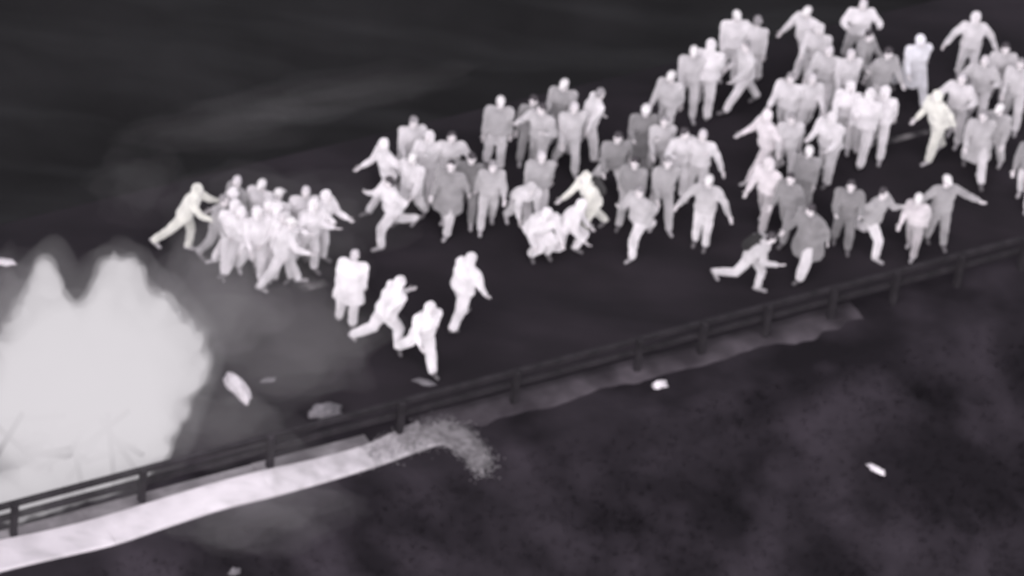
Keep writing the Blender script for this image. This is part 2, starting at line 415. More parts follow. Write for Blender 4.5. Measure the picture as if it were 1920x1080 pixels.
def person(label, foot, yaw, pose, top=190, legs=200, head='skin', coat=None, h=1.74, fat=1.0, lean=None, side=0, splay=4, hue=0, lhue=None, shoe=None, pack=None, over=None, nod=8):
    P = dict(POSES[pose]); fat *= 1.15; top += max(0, 200-top)*0.26; legs += max(0, 205-legs)*0.3
    if over: P.update(over)
    if lean is None: lean = P['lean']
    k = h/1.74; X = Vector((1, 0, 0)); Y = Vector((0, 1, 0)); Z = Vector((0, 0, 1))
    jit = lambda a: a + random.uniform(-5, 5)
    L = R(lean); sd = R(side)
    u = Vector((math.sin(sd), math.sin(L), math.cos(L)*math.cos(sd))).normalized()
    f = (Y - u*Y.dot(u)).normalized(); r = f.cross(u).normalized()
    pel = Vector((0, 0, 0)); J = {}
    chest = pel+u*0.30*k; nb = pel+u*0.50*k
    for i, sg in ((0, -1), (1, 1)):
        H = pel + X*sg*0.088*k - Z*0.02
        a = R(jit(P['th'][i])*0.86); kn = R(max(P['kn'][i]+random.uniform(-4, 4), 2)); sp = R(splay)*sg
        d1 = Vector((math.sin(sp), math.sin(a), -math.cos(a))).normalized()
        K = H+d1*0.43*k
        d2 = Vector((math.sin(sp)*0.5, math.sin(a-kn), -math.cos(a-kn))).normalized()
        A = K+d2*0.41*k
        fp = max(-0.9, min(0.15, (a-kn)*0.8)) if (a-kn) < -0.35 else 0.0
        fd = Vector((math.sin(sp)*0.6, math.cos(fp), math.sin(fp))).normalized()
        fdn = Vector((0, math.sin(fp), -math.cos(fp)))
        J[i] = dict(H=H, K=K, A=A, heel=A-fd*0.045*k+fdn*0.045, toe=A+fd*0.175*k+fdn*0.055, sole=fdn)
        S = pel+u*0.455*k + r*sg*0.178*k*fat**0.5
        p_, ab, el = P['arms'][i]; p_ = R(jit(p_)); ab = R(ab*0.8+random.uniform(-3, 4)); el = R(max(el+random.uniform(-8, 8), 3))
        d = (-u*math.cos(p_)*math.cos(ab) + f*math.sin(p_)*math.cos(ab) + r*sg*math.sin(ab)).normalized()
        q = (u*math.sin(p_) + f*math.cos(p_) - r*sg*0.25); q = (q-d*q.dot(d)).normalized()
        E = S+d*0.285*k; e = (d*math.cos(el)+q*math.sin(el)).normalized(); W = E+e*0.255*k
        qe = (q*math.cos(el)-d*math.sin(el)).normalized()
        J[i].update(S=S, E=E, W=W, e=e, q=qe)
    low = min(min((J[i]['heel']+J[i]['sole']*0.035).z, (J[i]['toe']+J[i]['sole']*0.03).z, J[i]['K'].z-0.055) for i in (0, 1))
    mid = (J[0]['A']+J[1]['A'])*0.5
    off = Vector((-mid.x, -mid.y, -low))
    if pose in ('crouch', 'kneel'): off = Vector((-mid.x, -mid.y*0.5, -low))
    T = lambda v: v+off
    # head looks a little down the way it faces
    nd = R(nod + random.uniform(-6, 6)) + L*0.35; ty = R(random.uniform(-22, 22))
    hf = Vector((math.sin(ty)*math.cos(nd), math.cos(ty)*math.cos(nd), -math.sin(nd))); hr = hf.cross(Z).normalized(); hu = hr.cross(hf).normalized()
    hc = nb + (u*0.4+Z*0.6).normalized()*0.165*k + f*0.025
    root = empty('person', on_ground(*foot)); root.rotation_euler = (0, 0, R(yaw+180))
    tag(root, label, 'person', 'people in the crowd on the road')
    # --- body
    b = Soup()
    b.loft([T(pel-u*0.10*k), T(pel), T(pel+u*0.12*k), T(chest), T(pel+u*0.42*k), T(pel+u*0.49*k)],
           [0.10*fat, 0.155*fat, 0.13*fat, 0.158*fat, 0.165*fat, 0.08], [0.085*fat, 0.105*fat, 0.09*fat, 0.105*fat, 0.085, 0.06], r, f)
    b.cone(T(nb-u*0.03), T(hc-hu*0.05), 0.058, 0.052)
    b.ell(T(hc+hu*0.02-hf*0.008), hr*0.078, hf*0.098, hu*0.105); b.ell(T(hc-hu*0.055+hf*0.03), hr*0.058, hf*0.062, hu*0.066)
    b.cone(T(hc+hf*0.088+hu*0.015), T(hc+hf*0.108-hu*0.022), 0.010, 0.017, 7)
    for sg in (-1, 1): b.ell(T(hc+hr*sg*0.081-hu*0.005), hr*0.014, hf*0.022, hu*0.034, 8, 6)
    post = []
    for i in (0, 1):
        j = J[i]; sg = (-1, 1)[i]
        b.cone(T(j['H']), T(j['K']), 0.082*fat, 0.052); b.cone(T(j['K']), T(j['A']), 0.052, 0.036); b.cone(T(j['K'].lerp(j['A'], .18)-f*0.01), T(j['K'].lerp(j['A'], .5)), 0.054, 0.042)
        b.cone(T(j['heel']), T(j['toe']), 0.034, 0.030)
        b.cone(T(j['S']), T(j['E']), 0.054*fat, 0.040); b.cone(T(j['E']), T(j['W']), 0.041, 0.027)
        b.cone(T(pel+u*0.45*k), T(j['S']), 0.06, 0.056)
        e, q = j['e'], j['q']; lat = e.cross(q).normalized()
        b.ell(T(j['W']+e*0.055), lat*0.040, q*0.019, e*0.056, 8, 6)
        tin = lat if lat.dot(f) > 0 else -lat
        cu = random.uniform(0.2, 0.8)
        for ix, (o_, ln) in enumerate(((-1.35, .070), (-0.45, .080), (0.45, .076), (1.35, .058))):
            if lat.dot(tin) > 0: o_ = -o_
            p0 = j['W']+e*0.095+lat*o_*0.019; d1 = (e+q*cu*0.5).normalized(); d2 = (e+q*cu*1.6).normalized(); p1 = p0+d1*ln*0.5*1.1; p2 = p1+d2*ln*0.5
            post.append((*tube([T(p0-e*0.02), T(p0), T(p1), T(p2)], [.0095, .0095, .009, .0065]), 0))
        p0 = j['W']+e*0.03+tin*0.030; p1 = p0+(e*0.6+tin*0.6+q*0.3).normalized()*0.042; p2 = p1+(e+q*0.4+tin*0.15).normalized()*0.034
        post.append((*tube([T(p0-tin*0.01), T(p0), T(p1), T(p2)], [.012, .0115, .010, .007]), 0))
    for sg in (-1, 1):
        ec = T(hc+hf*0.086+hr*sg*0.031+hu*0.012)
        post.append((*tube([ec-hr*0.014, ec+hf*0.004, ec+hr*0.014], [.003, .009, .003], 6), 1))
    mc = T(hc+hf*0.086-hu*0.062); post.append((*tube([mc-hr*0.022, mc+hf*0.004, mc+hr*0.022], [.002, .006, .002], 6), 1))
    remesh_later('body', b, 0.017, M_skin, root, 0, post)
    # --- trousers
    t = Soup(); lw = 1.0 if fat <= 1.05 else fat*0.96
    t.loft([T(pel-u*0.11*k), T(pel-u*0.02), T(pel+u*0.09*k)], [0.13*fat, 0.178*fat, 0.165*fat], [0.11*fat, 0.128*fat, 0.118*fat], r, f)
    for i in (0, 1):
        j = J[i]; t.cone(T(j['H']), T(j['K']), 0.110*lw, 0.084*lw); t.cone(T(j['K']), T(j['A'].lerp(j['K'], 0.04)), 0.084*lw, 0.068*lw)
    remesh_later('trousers', t, 0.021, fabric(legs, hue if lhue is None else lhue), root, 0.010, None, 2)
    # --- jacket
    c = Soup(); hem = 0.06 if coat is None else 0.30
    wd = fat
    cs = [pel-u*hem*0.9*k, pel+u*0.02, pel+u*0.14*k, chest, pel+u*0.42*k, pel+u*0.50*k, pel+u*0.535*k]
    if coat: cs[0] = pel - Z*hem*k*1.25 + f*0.03
    w0 = 0.205 if coat is None else 0.245
    c.loft([T(x) for x in cs], [w0*wd, .198*wd, .182*wd, .205*wd, .20*wd, .105, .07], [(.145 if coat is None else .185)*wd, .148*wd, .135*wd, .152*wd, .125*wd, .092, .068], r, f)
    for i in (0, 1):
        j = J[i]; c.cone(T(pel+u*0.44*k), T(j['S']), 0.088, 0.080*fat); c.cone(T(j['S']), T(j['E']), 0.080*fat, 0.072); c.cone(T(j['E']), T(j['W']-j['e']*0.02), 0.072, 0.054)
    if head == 'hood':
        c.ell(T(hc+hu*0.02-hf*0.03), hr*0.108, hf*0.115, hu*0.135); c.cone(T(nb), T(hc-hf*0.03), 0.095, 0.10)
    remesh_later('coat' if coat else 'jacket', c, 0.022, fabric(top, hue), root, 0.011, None, 2)
    # --- shoes
    sm = M_shoe if (shoe or random.random() < 0.6) and shoe != 'dark' else M_shoe_d
    for i in (0, 1):
        j = J[i]; s_ = Soup(); s_.cone(T(j['heel']), T(j['toe']), 0.046, 0.043, 8); s_.cone(T(j['heel'].lerp(j['A'], 0.4)), T(j['A'].lerp(j['toe'], 0.25)), 0.05, 0.045, 8)
        remesh_later('shoe', s_, 0.02, sm, root, 0, None, 2)
    # --- head wear or hair
    if head != 'hood':
        s_ = Soup()
        if head in ('cap', 'helmet'):
            g = 1.12 if head == 'cap' else 1.3
            s_.ell(T(hc+hu*0.048-hf*0.014), hr*0.083*g, hf*0.104*g, hu*0.082*g)
            if head == 'cap': s_.ell(T(hc+hf*0.105+hu*0.045), hr*0.062, hf*0.07, hu*0.014, 10, 6)
            remesh_later(head, s_, 0.018, M_cap if head == 'cap' else M_helmet, root)
        else:
            s_.ell(T(hc+hu*0.055-hf*0.022), hr*0.086, hf*0.097, hu*0.080); s_.ell(T(hc+hu*0.0-hf*0.045), hr*0.082, hf*0.068, hu*0.10)
            remesh_later('hair', s_, 0.018, {'skin': M_hair_p, 'grey': M_hair_g, 'dark': M_hair_d}[head], root, 0.006)
    # --- rucksack carried on the back
    if pack:
        s_ = Soup(); bc = pel+u*0.27*k-f*0.21
        s_.loft([T(bc-u*0.22), T(bc-u*0.16), T(bc+u*0.06), T(bc+u*0.17), T(bc+u*0.22)], [.10, .155, .15, .12, .07], [.06, .10, .10, .08, .04], r, f)
        for sg in (-1, 1): s_.cone(T(bc+u*0.15+r*sg*0.09), T(pel+u*0.47*k+r*sg*0.10+f*0.05), 0.03, 0.03, 6)
        remesh_later('rucksack', s_, 0.02, fabric(pack), root, 0.008)
    return root
M_cap = mat('pale_cap', (0.74, 0.72, 0.73), 0.8, 0.05, 6, 0.2, 40)
M_helmet = mat('pale_helmet', (0.74, 0.72, 0.74), 0.45, 0.05, 6, 0, 40)
M_hair_p = mat('pale_hair', (0.60, 0.57, 0.60), 0.8, 0.2, 20, 0.5, 60)
M_hair_g = mat('grey_hair', (0.30, 0.285, 0.30), 0.8, 0.25, 20, 0.5, 60)
M_hair_d = mat('dark_hair', (0.08, 0.072, 0.08), 0.8, 0.3, 20, 0.5, 60)

# left of the crowd, by the fire
person('lone hunched person running just above the bonfire, arms pushed forward', (320, 468), 82, 'push', 204, 200, 'hood', hue=1, lean=20)
person('grey-jacketed person rising above the back of the bright huddle, one arm out', (445, 462), -50, 'spread', 138, 170, 'skin', over=dict(arms=((30, 50, 20), (10, 15, 30))))
person('thin grey person half lost in smoke at the left edge of the bright huddle', (402, 488), 60, 'walk', 150, 128, 'grey', h=1.62)
person('broad pale person at the front left of the bright huddle, arm hanging low', (440, 482), -70, 'stride', 208, 208, 'hood', fat=1.22, coat=1)
person('pale person in the middle of the bright huddle with long legs showing', (468, 518), 30, 'walk', 208, 206, 'hood', fat=1.2)
person('pale person with raised head at the top centre of the bright huddle', (508, 492), 150, 'stand', 206, 206, 'cap', fat=1.1)
person('pale capped person at the front right of the bright huddle, striding', (522, 540), 100, 'stride', 206, 206, 'cap', fat=1.05, over=dict(arms=((20, 20, 40), (40, 25, 50))))
person('pale person at the right end of the bright huddle, elbow pointing right', (568, 502), 40, 'elbows', 206, 204, 'hood', fat=1.1)
person('pale person pressed into the left middle of the bright huddle', (430, 500), 10, 'walk2', 204, 204, 'hood', fat=1.05)
person('pale person bending inside the right half of the bright huddle', (545, 512), -30, 'bend', 206, 206, 'hood', lean=26)
person('pale person at the hidden back of the bright huddle, right of the grey jacket', (482, 470), -20, 'stand', 204, 204, 'cap', fat=1.15)
person('pale long-coated person filling the lower middle of the bright huddle', (492, 508), 5, 'walk', 206, 206, 'hood', coat=1, fat=1.15)
person('pale person behind the right shoulder of the bright huddle', (560, 478), 15, 'stand', 206, 204, 'skin', fat=1.15)
person('pale low-leaning person in the lower left of the bright huddle', (455, 512), -40, 'walk2', 206, 206, 'hood', fat=1.15, lean=16)
person('pale person at the very centre of the bright huddle, facing the fire', (516, 516), -80, 'stand', 206, 206, 'hood', fat=1.15)
person('pale person at the lower right corner of the bright huddle, hand held low', (584, 486), 60, 'carry', 206, 204, 'hood', fat=1.12)
person('white figure standing upright and alone between the huddle and the three runners', (648, 606), 172, 'stand', 208, 208, 'skin', fat=1.16, splay=5, side=4, coat=1)
person('white running person leaning right, first of the three runners before the crowd', (702, 655), 122, 'run2', 208, 208, 'hood', lean=24, fat=1.2)
person('white runner nearest the camera, middle of the three runners before the crowd', (778, 684), 38, 'stride', 208, 208, 'hood', fat=1.2, lean=14, over=dict(th=(22, -34), kn=(4, 14)))
person('white person with arm hanging right, last of the three runners before the crowd', (858, 610), 140, 'walk', 208, 206, 'hood', fat=1.2, side=8, over=dict(arms=((6, 10, 10), (20, 30, 15))))
# left column of the crowd
person('grey-headed pale person at the top left corner of the dense crowd', (760, 345), 20, 'walk', 196, 196, 'grey', fat=1.08)
person('pale striding person on the left edge of the dense crowd, arm trailing low', (722, 392), -60, 'stride', 204, 198, 'hood', lean=14, side=8)
person('pale person with shoulders arched and one bright fist raised beside the crowd top left', (832, 372), 10, 'elbows', 192, 180, 'dark', over=dict(arms=((30, 50, 90), (70, 62, 60))), fat=1.06)
person('dark-haired white running person at the lower left front of the dense crowd', (745, 452), -60, 'run', 206, 206, 'dark', fat=1.06, lean=12)
person('person in a long dark-grey coat beside the dark-haired white runner', (835, 432), -20, 'walk', 122, 186, 'dark', coat=1, fat=1.12)
person('lone-standing person in a mid-grey jacket and white trousers under a bright cap', (924, 312), 5, 'stand', 152, 204, 'cap', fat=1.08)
person('light-grey person directly below the white-trousered figure in the grey jacket', (910, 425), 8, 'walk2', 158, 176, 'grey', h=1.66)
person('grey-jacketed person with a bright cap above the crowd middle, hands at chest', (1046, 272), -10, 'carry', 150, 178, 'cap', fat=1.05)
person('light-grey person with elbow out, left of the bright-capped one in the crowd middle', (1008, 322), -30, 'elbows', 172, 168, 'dark', fat=1.08)
person('grey-jacketed person with pale trousers standing just behind the crouching white mass', (1000, 408), 10, 'walk', 142, 196, 'skin', fat=1.1)
person('white person leaning right at the top of the crowd middle, feet apart', (1088, 298), 110, 'walk2', 204, 204, 'grey', fat=1.1, lean=16)
person('large white crouching person at the front centre of the crowd', (1005, 482), 30, 'crouch', 208, 208, 'hood', fat=1.25)
person('smaller white kneeling person to the right of the large crouching one', (1046, 474), 80, 'kneel', 204, 204, 'hood', fat=1.05)
person('dark grey-coated person under a large white helmet, mid crowd', (1192, 318), 10, 'carry', 106, 120, 'helmet', fat=1.12, coat=1)
person('dark grey-jacketed person with pale legs set wide, left of the white helmet', (1140, 366), 15, 'stride', 116, 190, 'dark', fat=1.1, splay=14)
person('yellowish-white person with dark rucksack bending forward at the crowd front', (1112, 440), -55, 'bend', 206, 206, 'hood', hue=1, lean=26, pack=60, over=dict(th=(32, -22), kn=(26, 20)))
person('pale slim person with light hood at the crowd gap right of the white helmet', (1245, 258), -20, 'walk', 176, 184, 'cap', h=1.68)
person('broad white person below left of the topmost capped figure, back turned', (1315, 212), 175, 'walk', 204, 200, 'hood', fat=1.16)
person('tall white capped person at the very top of the crowd middle', (1362, 152), 12, 'stand', 204, 204, 'cap', fat=1.08, h=1.8)
person('person in pale clothes striding left just below the topmost capped figure', (1388, 204), -60, 'stride', 184, 204, 'grey', fat=1.0, lean=8, over=dict(arms=((30, 20, 40), (10, 20, 40))))
person('white dark-haired person with arms out near the crowd centre', (1258, 362), 30, 'elbows', 200, 196, 'dark', fat=1.02)
person('white person with right arm held away, standing in the crowd centre gap', (1302, 372), -12, 'spread', 198, 192, 'skin', over=dict(arms=((10, 42, 20), (10, 30, 20))))
person('bright-capped person in a light grey jacket with both arms held out, crowd front', (1312, 460), -8, 'spread', 168, 200, 'cap', splay=2, over=dict(arms=((12, 46, 20), (10, 46, 24))))
person('person with one bright arm and grey back, running at the crowd front centre', (1202, 466), -40, 'run', 160, 202, 'grey', fat=1.08, lean=10)
# upper right
person('white capped person striding at the upper edge of the crowd, elbow out left', (1500, 138), -35, 'stride', 204, 202, 'cap', fat=1.1, over=dict(arms=((20, 40, 40), (10, 36, 40))))
person('white person cut by the top edge of the picture, right of the striding one', (1596, 118), 10, 'elbows', 204, 186, 'skin', fat=1.1)
person('light-grey person below the one cut by the top edge, legs apart', (1540, 206), -15, 'stride', 180, 196, 'skin', fat=1.1)
person('grey-backed person holding one bright hand out to the right', (1600, 182), 60, 'walk', 140, 192, 'dark', over=dict(arms=((20, 20, 40), (50, 50, 40))))
person('white person in a wide pale robe, arm crooked to the right', (1702, 184), 20, 'stride', 206, 200, 'hood', coat=1, fat=1.12, hue=3, splay=10)
person('white person with both arms held wide at the top right of the crowd', (1808, 148), 5, 'spread', 200, 204, 'hood', fat=1.0, over=dict(arms=((10, 50, 40), (10, 56, 30))))
person('pale person with greyer head in the left file of the right-hand crowd', (1468, 262), -20, 'walk', 200, 198, 'grey', fat=1.05)
person('pinkish-white person with one arm looped on the hip, left file of the right-hand crowd', (1432, 332), -60, 'stride', 204, 200, 'hood', hue=2, fat=1.05, lean=10)
person('broad white person in the middle of the right-hand crowd, back turned', (1608, 304), 160, 'walk', 204, 200, 'hood', fat=1.16)
person('small bright-headed person in dark grey between the white backs', (1500, 396), -10, 'stand', 120, 130, 'cap', h=1.6)
person('large pale person in front of the broad white back, hands low', (1548, 336), -30, 'carry', 196, 188, 'hood', fat=1.18)
person('grey-jacketed person with forearms level, second from the right edge at top', (1828, 226), -10, 'elbows', 164, 196, 'skin', fat=1.08)
person('yellowish-white stooping person at the left of the far-right group', (1752, 294), -50, 'walk', 206, 202, 'hood', hue=1, fat=1.14, lean=16)
person('grey-coated person in the middle of the far-right group with pale shins', (1822, 328), 5, 'stride', 158, 190, 'grey', coat=1, fat=1.1)
person('light grey person standing at the right edge of the picture, upper', (1894, 232), -8, 'walk', 176, 186, 'grey', fat=1.06)
person('person cut by the right edge of the picture, bright trousers showing', (1918, 380), -15, 'walk', 110, 206, 'skin')
person('white person at the right shoulder of the broad white back', (1642, 286), -10, 'walk', 204, 196, 'hood', fat=1.05)
person('pale person squeezed between the yellowish stooper and the level-armed grey jacket', (1788, 262), -20, 'elbows', 200, 196, 'skin', fat=1.05)
person('dim dark-grey person behind the elbow of the light-grey one in the crowd middle', (986, 306), 5, 'stand', 120, 130, 'dark', h=1.66)
person('dark person between the long dark-grey coat and the light-grey figure beside it', (872, 408), 0, 'walk', 96, 92, 'dark', h=1.7)
person('light-grey person behind the bright-armed runner at the crowd front centre', (1232, 420), 20, 'walk', 150, 150, 'grey', fat=1.05)
person('light person tucked behind the left side of the broad white back at the top', (1282, 212), 10, 'walk', 178, 182, 'cap', fat=1.0)
person('pale person just right of the tall capped figure at the top', (1400, 160), 160, 'walk2', 188, 196, 'grey', h=1.66)
person('light person wedged under the striding figure of the upper edge', (1520, 168), -10, 'carry', 186, 192, 'hood', fat=1.05)
person('white person right of the light-grey one with legs apart', (1574, 218), 15, 'walk', 198, 194, 'skin', fat=1.05)
person('mid-grey person below the bright outstretched hand of the grey-backed one', (1640, 214), 30, 'walk2', 146, 176, 'dark')
person('pale person beside the grey-headed one in the left file of the right-hand crowd', (1500, 262), 20, 'walk2', 190, 186, 'skin')
person('white person behind the left shoulder of the large pale one, arm tucked', (1578, 272), -5, 'carry', 204, 196, 'hood', fat=1.1)
person('light person in front of the pinkish one in the left file', (1466, 338), 10, 'walk', 186, 170, 'grey', h=1.68)
person('light-grey person between the level-armed grey jacket and the right picture edge', (1862, 202), 5, 'carry', 174, 188, 'dark')
person('mid-grey person right of the grey coat in the far-right group', (1856, 318), -20, 'walk2', 148, 176, 'cap', h=1.66)
person('dark-grey person low between the pinkish one and the draped figure', (1470, 446), -30, 'walk', 112, 120, 'dark', h=1.62)
person('light person filling the gap left of the white dark-haired one', (1228, 338), 10, 'walk', 176, 178, 'grey', h=1.66)
person('pale person between the crowd top left corner and the raised fist', (795, 372), -10, 'walk', 200, 198, 'hood', fat=1.05)
person('white person behind the dark-haired white runner', (770, 412), -30, 'walk2', 202, 200, 'cap', fat=1.05)
person('light-grey person between the bright-capped one and the white leaning one', (1058, 318), 20, 'walk', 178, 184, 'skin', fat=1.05)
person('pale person low behind the crouching white mass on its left', (966, 424), 25, 'bend', 186, 180, 'hood', h=1.6)
person('light person between the wide-set legs figure and the bright-armed runner', (1176, 420), -10, 'walk2', 128, 150, 'dark', h=1.66)
# lower right front
person('grey-jacketed person with bright trousers running right at the crowd front', (1612, 466), 60, 'run2', 140, 204, 'dark', fat=1.06, lean=12)
person('big dark-grey draped person with pale wide-set legs at the crowd front right', (1512, 506), -45, 'stride', 102, 196, 'dark', coat=1, fat=1.34, splay=12)
person('dark grey person half hidden between the draped figure and the grey-jacketed runner', (1576, 462), 0, 'carry', 100, 96, 'dark', fat=1.1)
person('stooping runner with dark rucksack nearest the guardrail, one foot trailing left', (1378, 540), 75, 'run', 168, 186, 'dark', fat=0.95, lean=36, pack=52)
person('pinkish pale person with grey trousers above the stooping runner', (1430, 424), -30, 'walk', 200, 150, 'hood', hue=2, fat=1.05, lean=12)
person('tall dim grey person flinging both arms wide, front of the far-right group', (1752, 456), 15, 'spread', 136, 124, 'cap', over=dict(arms=((80, 60, 10), (60, 70, 10))), fat=1.0)
person('bright-headed person with pinkish trousers stooping at the right front by the barrier', (1708, 474), -20, 'walk', 186, 150, 'cap', hue=2, lhue=2, h=1.5, lean=12)
flush()

# ------------------------------------------------------------------ the fire
fire = empty('bonfire', on_ground(130, 850)); tag(fire, 'huge white-hot bonfire burning on the road behind the barrier', 'fire')
fo = Vector(fire.location)
for i in range(26):                                   # charred timbers heaped at the bottom
    a = random.uniform(0, 6.28); rr = random.uniform(0.1, 1.0)
    c = Vector((rr*math.cos(a)*1.6, rr*math.sin(a)*0.8, 0.05+0.2*random.random()))
    d = Vector((random.uniform(-1, 1), random.uniform(-1, 1), random.uniform(-0.1, 0.5))).normalized()*random.uniform(0.4, 0.8)
    p, q = c-d, c+d
    lo = min(p.z, q.z)
    if lo < 0.07: p.z += 0.07-lo; q.z += 0.07-lo
    boxbar('timber', p, q, 0.10, 0.09, M_wood, fire, 0.01)
M_flame = bpy.data.materials.new('flame'); M_flame.use_nodes = True
fn = M_flame.node_tree.nodes; fl = M_flame.node_tree.links; fn.remove(fn['Principled BSDF'])
ab = fn.new('ShaderNodeVolumeAbsorption'); ab.inputs['Color'].default_value = (0, 0, 0, 1); ab.inputs['Density'].default_value = 1.3
em = fn.new('ShaderNodeEmission'); em.inputs['Color'].default_value = (1.0, 0.955, 1.0, 1); em.inputs['Strength'].default_value = 1.3*0.365
ad = fn.new('ShaderNodeAddShader'); fl.new(ab.outputs[0], ad.inputs[0]); fl.new(em.outputs[0], ad.inputs[1]); fl.new(ad.outputs[0], fn['Material Output'].inputs['Volume'])
FS = Soup(); GSS = [Soup(), Soup()]; GO = (0.07, 0.34)
def fpt(u, v, dy=0.0):                               # a point of the flame body in the upright plane through the fire, dy towards the back
    y = fo.y+dy
    f = cam_d.lens/36.0*1920
    d = CAMR @ Vector(((u-960)/f, -(v-540)/f, -1.0))
    c = Vector(cam.location); k = (y-c.y)/d.y
    return c+d*k-fo
def tongue(pts, dy=0.0):
    for (a, b) in zip(pts[:-1], pts[1:]):
        p, q = fpt(a[0], a[1], dy+random.uniform(-.1, .1)), fpt(b[0], b[1], dy+random.uniform(-.1, .1))
        FS.cone(p, q, a[2], b[2], 10); [G.cone(p, q, a[2]*1.03+g_, b[2]*1.03+g_, 10) for G, g_ in zip(GSS, GO)]
tongue([(130, 870, 1.2), (140, 760, 1.35), (130, 690, 1.1), (110, 640, 0.7), (88, 570, 0.35), (84, 520, 0.2), (82, 488, 0.08)])
tongue([(170, 800, 1.2), (190, 700, 1.1), (205, 620, 0.7), (212, 560, 0.42), (215, 515, 0.28), (196, 498, 0.12)], 0.3)
tongue([(215, 800, 0.9), (250, 690, 0.85), (262, 610, 0.4), (258, 555, 0.22), (245, 505, 0.10)], 0.1)
tongue([(240, 800, 0.7), (285, 690, 0.65), (300, 620, 0.32), (304, 578, 0.12)], -0.1)
tongue([(260, 760, 0.6), (318, 690, 0.45), (352, 655, 0.22), (366, 635, 0.07)], 0.0)
tongue([(270, 740, 0.6), (335, 715, 0.32), (370, 705, 0.16), (382, 690, 0.06)], 0.2)
tongue([(250, 800, 0.6), (300, 780, 0.32), (330, 772, 0.13), (350, 764, 0.06)], -0.2)
tongue([(230, 840, 0.5), (280, 830, 0.28), (306, 845, 0.14), (316, 842, 0.06)], -0.3)
tongue([(40, 860, 1.1), (40, 790, 1.0), (36, 740, 0.8), (40, 690, 0.5)], 0.2)
tongue([(-60, 880, 1.1), (-70, 840, 1.0), (-80, 800, 0.6)], 0.1)
tongue([(60, 800, 0.8), (60, 690, 0.55), (62, 620, 0.35), (68, 570, 0.22)], -0.2)
OUT = [(0, 655), (30, 615), (58, 560), (84, 492), (112, 560), (140, 610), (190, 590), (205, 505), (244, 505), (281, 562), (306, 580), (340, 622), (366, 640), (380, 692), (352, 722), (322, 742), (345, 770), (318, 812), (302, 848), (284, 872)]
for (a0, b0), (a1, b1) in zip(OUT[:-1], OUT[1:]):
    for _ in range(5):
        x = random.random(); u_ = a0+(a1-a0)*x; v_ = b0+(b1-b0)*x; cx, cy = 160, 760
        l_ = math.hypot(u_-cx, v_-cy); ox, oy = (u_-cx)/l_, (v_-cy)/l_
        k_ = random.uniform(6, 30); r_ = random.uniform(0.07, 0.17); y_ = random.uniform(-0.3, 0.3)
        pts = [(u_-ox*34, v_-oy*34, r_*1.5), (u_, v_, r_), (u_+ox*k_*0.6+random.uniform(-5, 5), v_+oy*k_*0.5-k_*0.6, r_*0.35)]
        tongue(pts, y_)
tongue([(0, 900, 0.7), (120, 890, 0.7), (220, 862, 0.55)], -0.5)
for u, v, r_ in ((-90, 960, .55), (-20, 945, .55), (50, 925, .5), (110, 910, .5), (170, 893, .45), (225, 873, .4), (268, 855, .28)):
    for G, g_ in zip(GSS, GO): G.ell(pix(u, v, 0.35)-fo, Vector((r_*1.5+g_, 0, 0)), Vector((0, r_*0.8+g_*0.3, 0)), Vector((0, 0, r_+g_)), 12, 8)
    FS.ell(pix(u, v, 0.35)-fo, Vector((r_*1.5, 0, 0)), Vector((0, r_*0.8, 0)), Vector((0, 0, r_)), 12, 8)
FS.v = [(x, y, max(z, 0.03)) for x, y, z in FS.v]
flame = remesh_later('flame', FS, 0.07, M_flame, fire, 0.0, None, 2)
flush()
# licking, ragged surface
me = flame.data; nv = len(me.vertices)
co = np.empty(nv*3, np.float32); me.vertices.foreach_get('co', co); co = co.reshape(-1, 3)
nr = np.empty(nv*3, np.float32); me.vertices.foreach_get('normal', nr); nr = nr.reshape(-1, 3)
dv = np.array([noise.fractal(Vector((x*1.5, y*1.5, z*0.9)), 1.0, 2.0, 4) for x, y, z in co])
dv2 = np.array([noise.fractal(Vector((x*4.5, y*4.5, z*2.6)), 1.0, 2.0, 4) for x, y, z in co])
co += nr*(0.10*dv+0.02*dv2)[:, None]; co[:, 2] = np.maximum(co[:, 2], 0.02)
me.vertices.foreach_set('co', co.ravel()); me.update()

for gi, (soup, dens) in enumerate(zip(GSS, (0.5, 0.08))):
    M_gas = bpy.data.materials.new('hot_gas'); M_gas.use_nodes = True
    fn = M_gas.node_tree.nodes; fl = M_gas.node_tree.links; fn.remove(fn['Principled BSDF'])
    ab = fn.new('ShaderNodeVolumeAbsorption'); ab.inputs['Color'].default_value = (0, 0, 0, 1); ab.inputs['Density'].default_value = dens
    em = fn.new('ShaderNodeEmission'); em.inputs['Color'].default_value = (1.0, 0.955, 1.0, 1); em.inputs['Strength'].default_value = dens*0.335
    ad = fn.new('ShaderNodeAddShader'); fl.new(ab.outputs[0], ad.inputs[0]); fl.new(em.outputs[0], ad.inputs[1]); fl.new(ad.outputs[0], fn['Material Output'].inputs['Volume'])
    soup.v = [(x, y, max(z, 0.024-0.006*gi)) for x, y, z in soup.v]
    gas = remesh_later('flame_gas', soup, 0.09, M_gas, fire, 0.0, None, 6); flush()
    me = gas.data; nv = len(me.vertices)
    co = np.empty(nv*3, np.float32); me.vertices.foreach_get('co', co); co = co.reshape(-1, 3)
    nr = np.empty(nv*3, np.float32); me.vertices.foreach_get('normal', nr); nr = nr.reshape(-1, 3)
    dv = np.array([noise.fractal(Vector((x*1.4+7*gi, y*1.4, z*0.8)), 1.0, 2.0, 4) for x, y, z in co])
    co += nr*((0.13+0.05*gi)*dv)[:, None]; co[:, 2] = np.maximum(co[:, 2], 0.018-0.004*gi)
    me.vertices.foreach_set('co', co.ravel()); me.update()

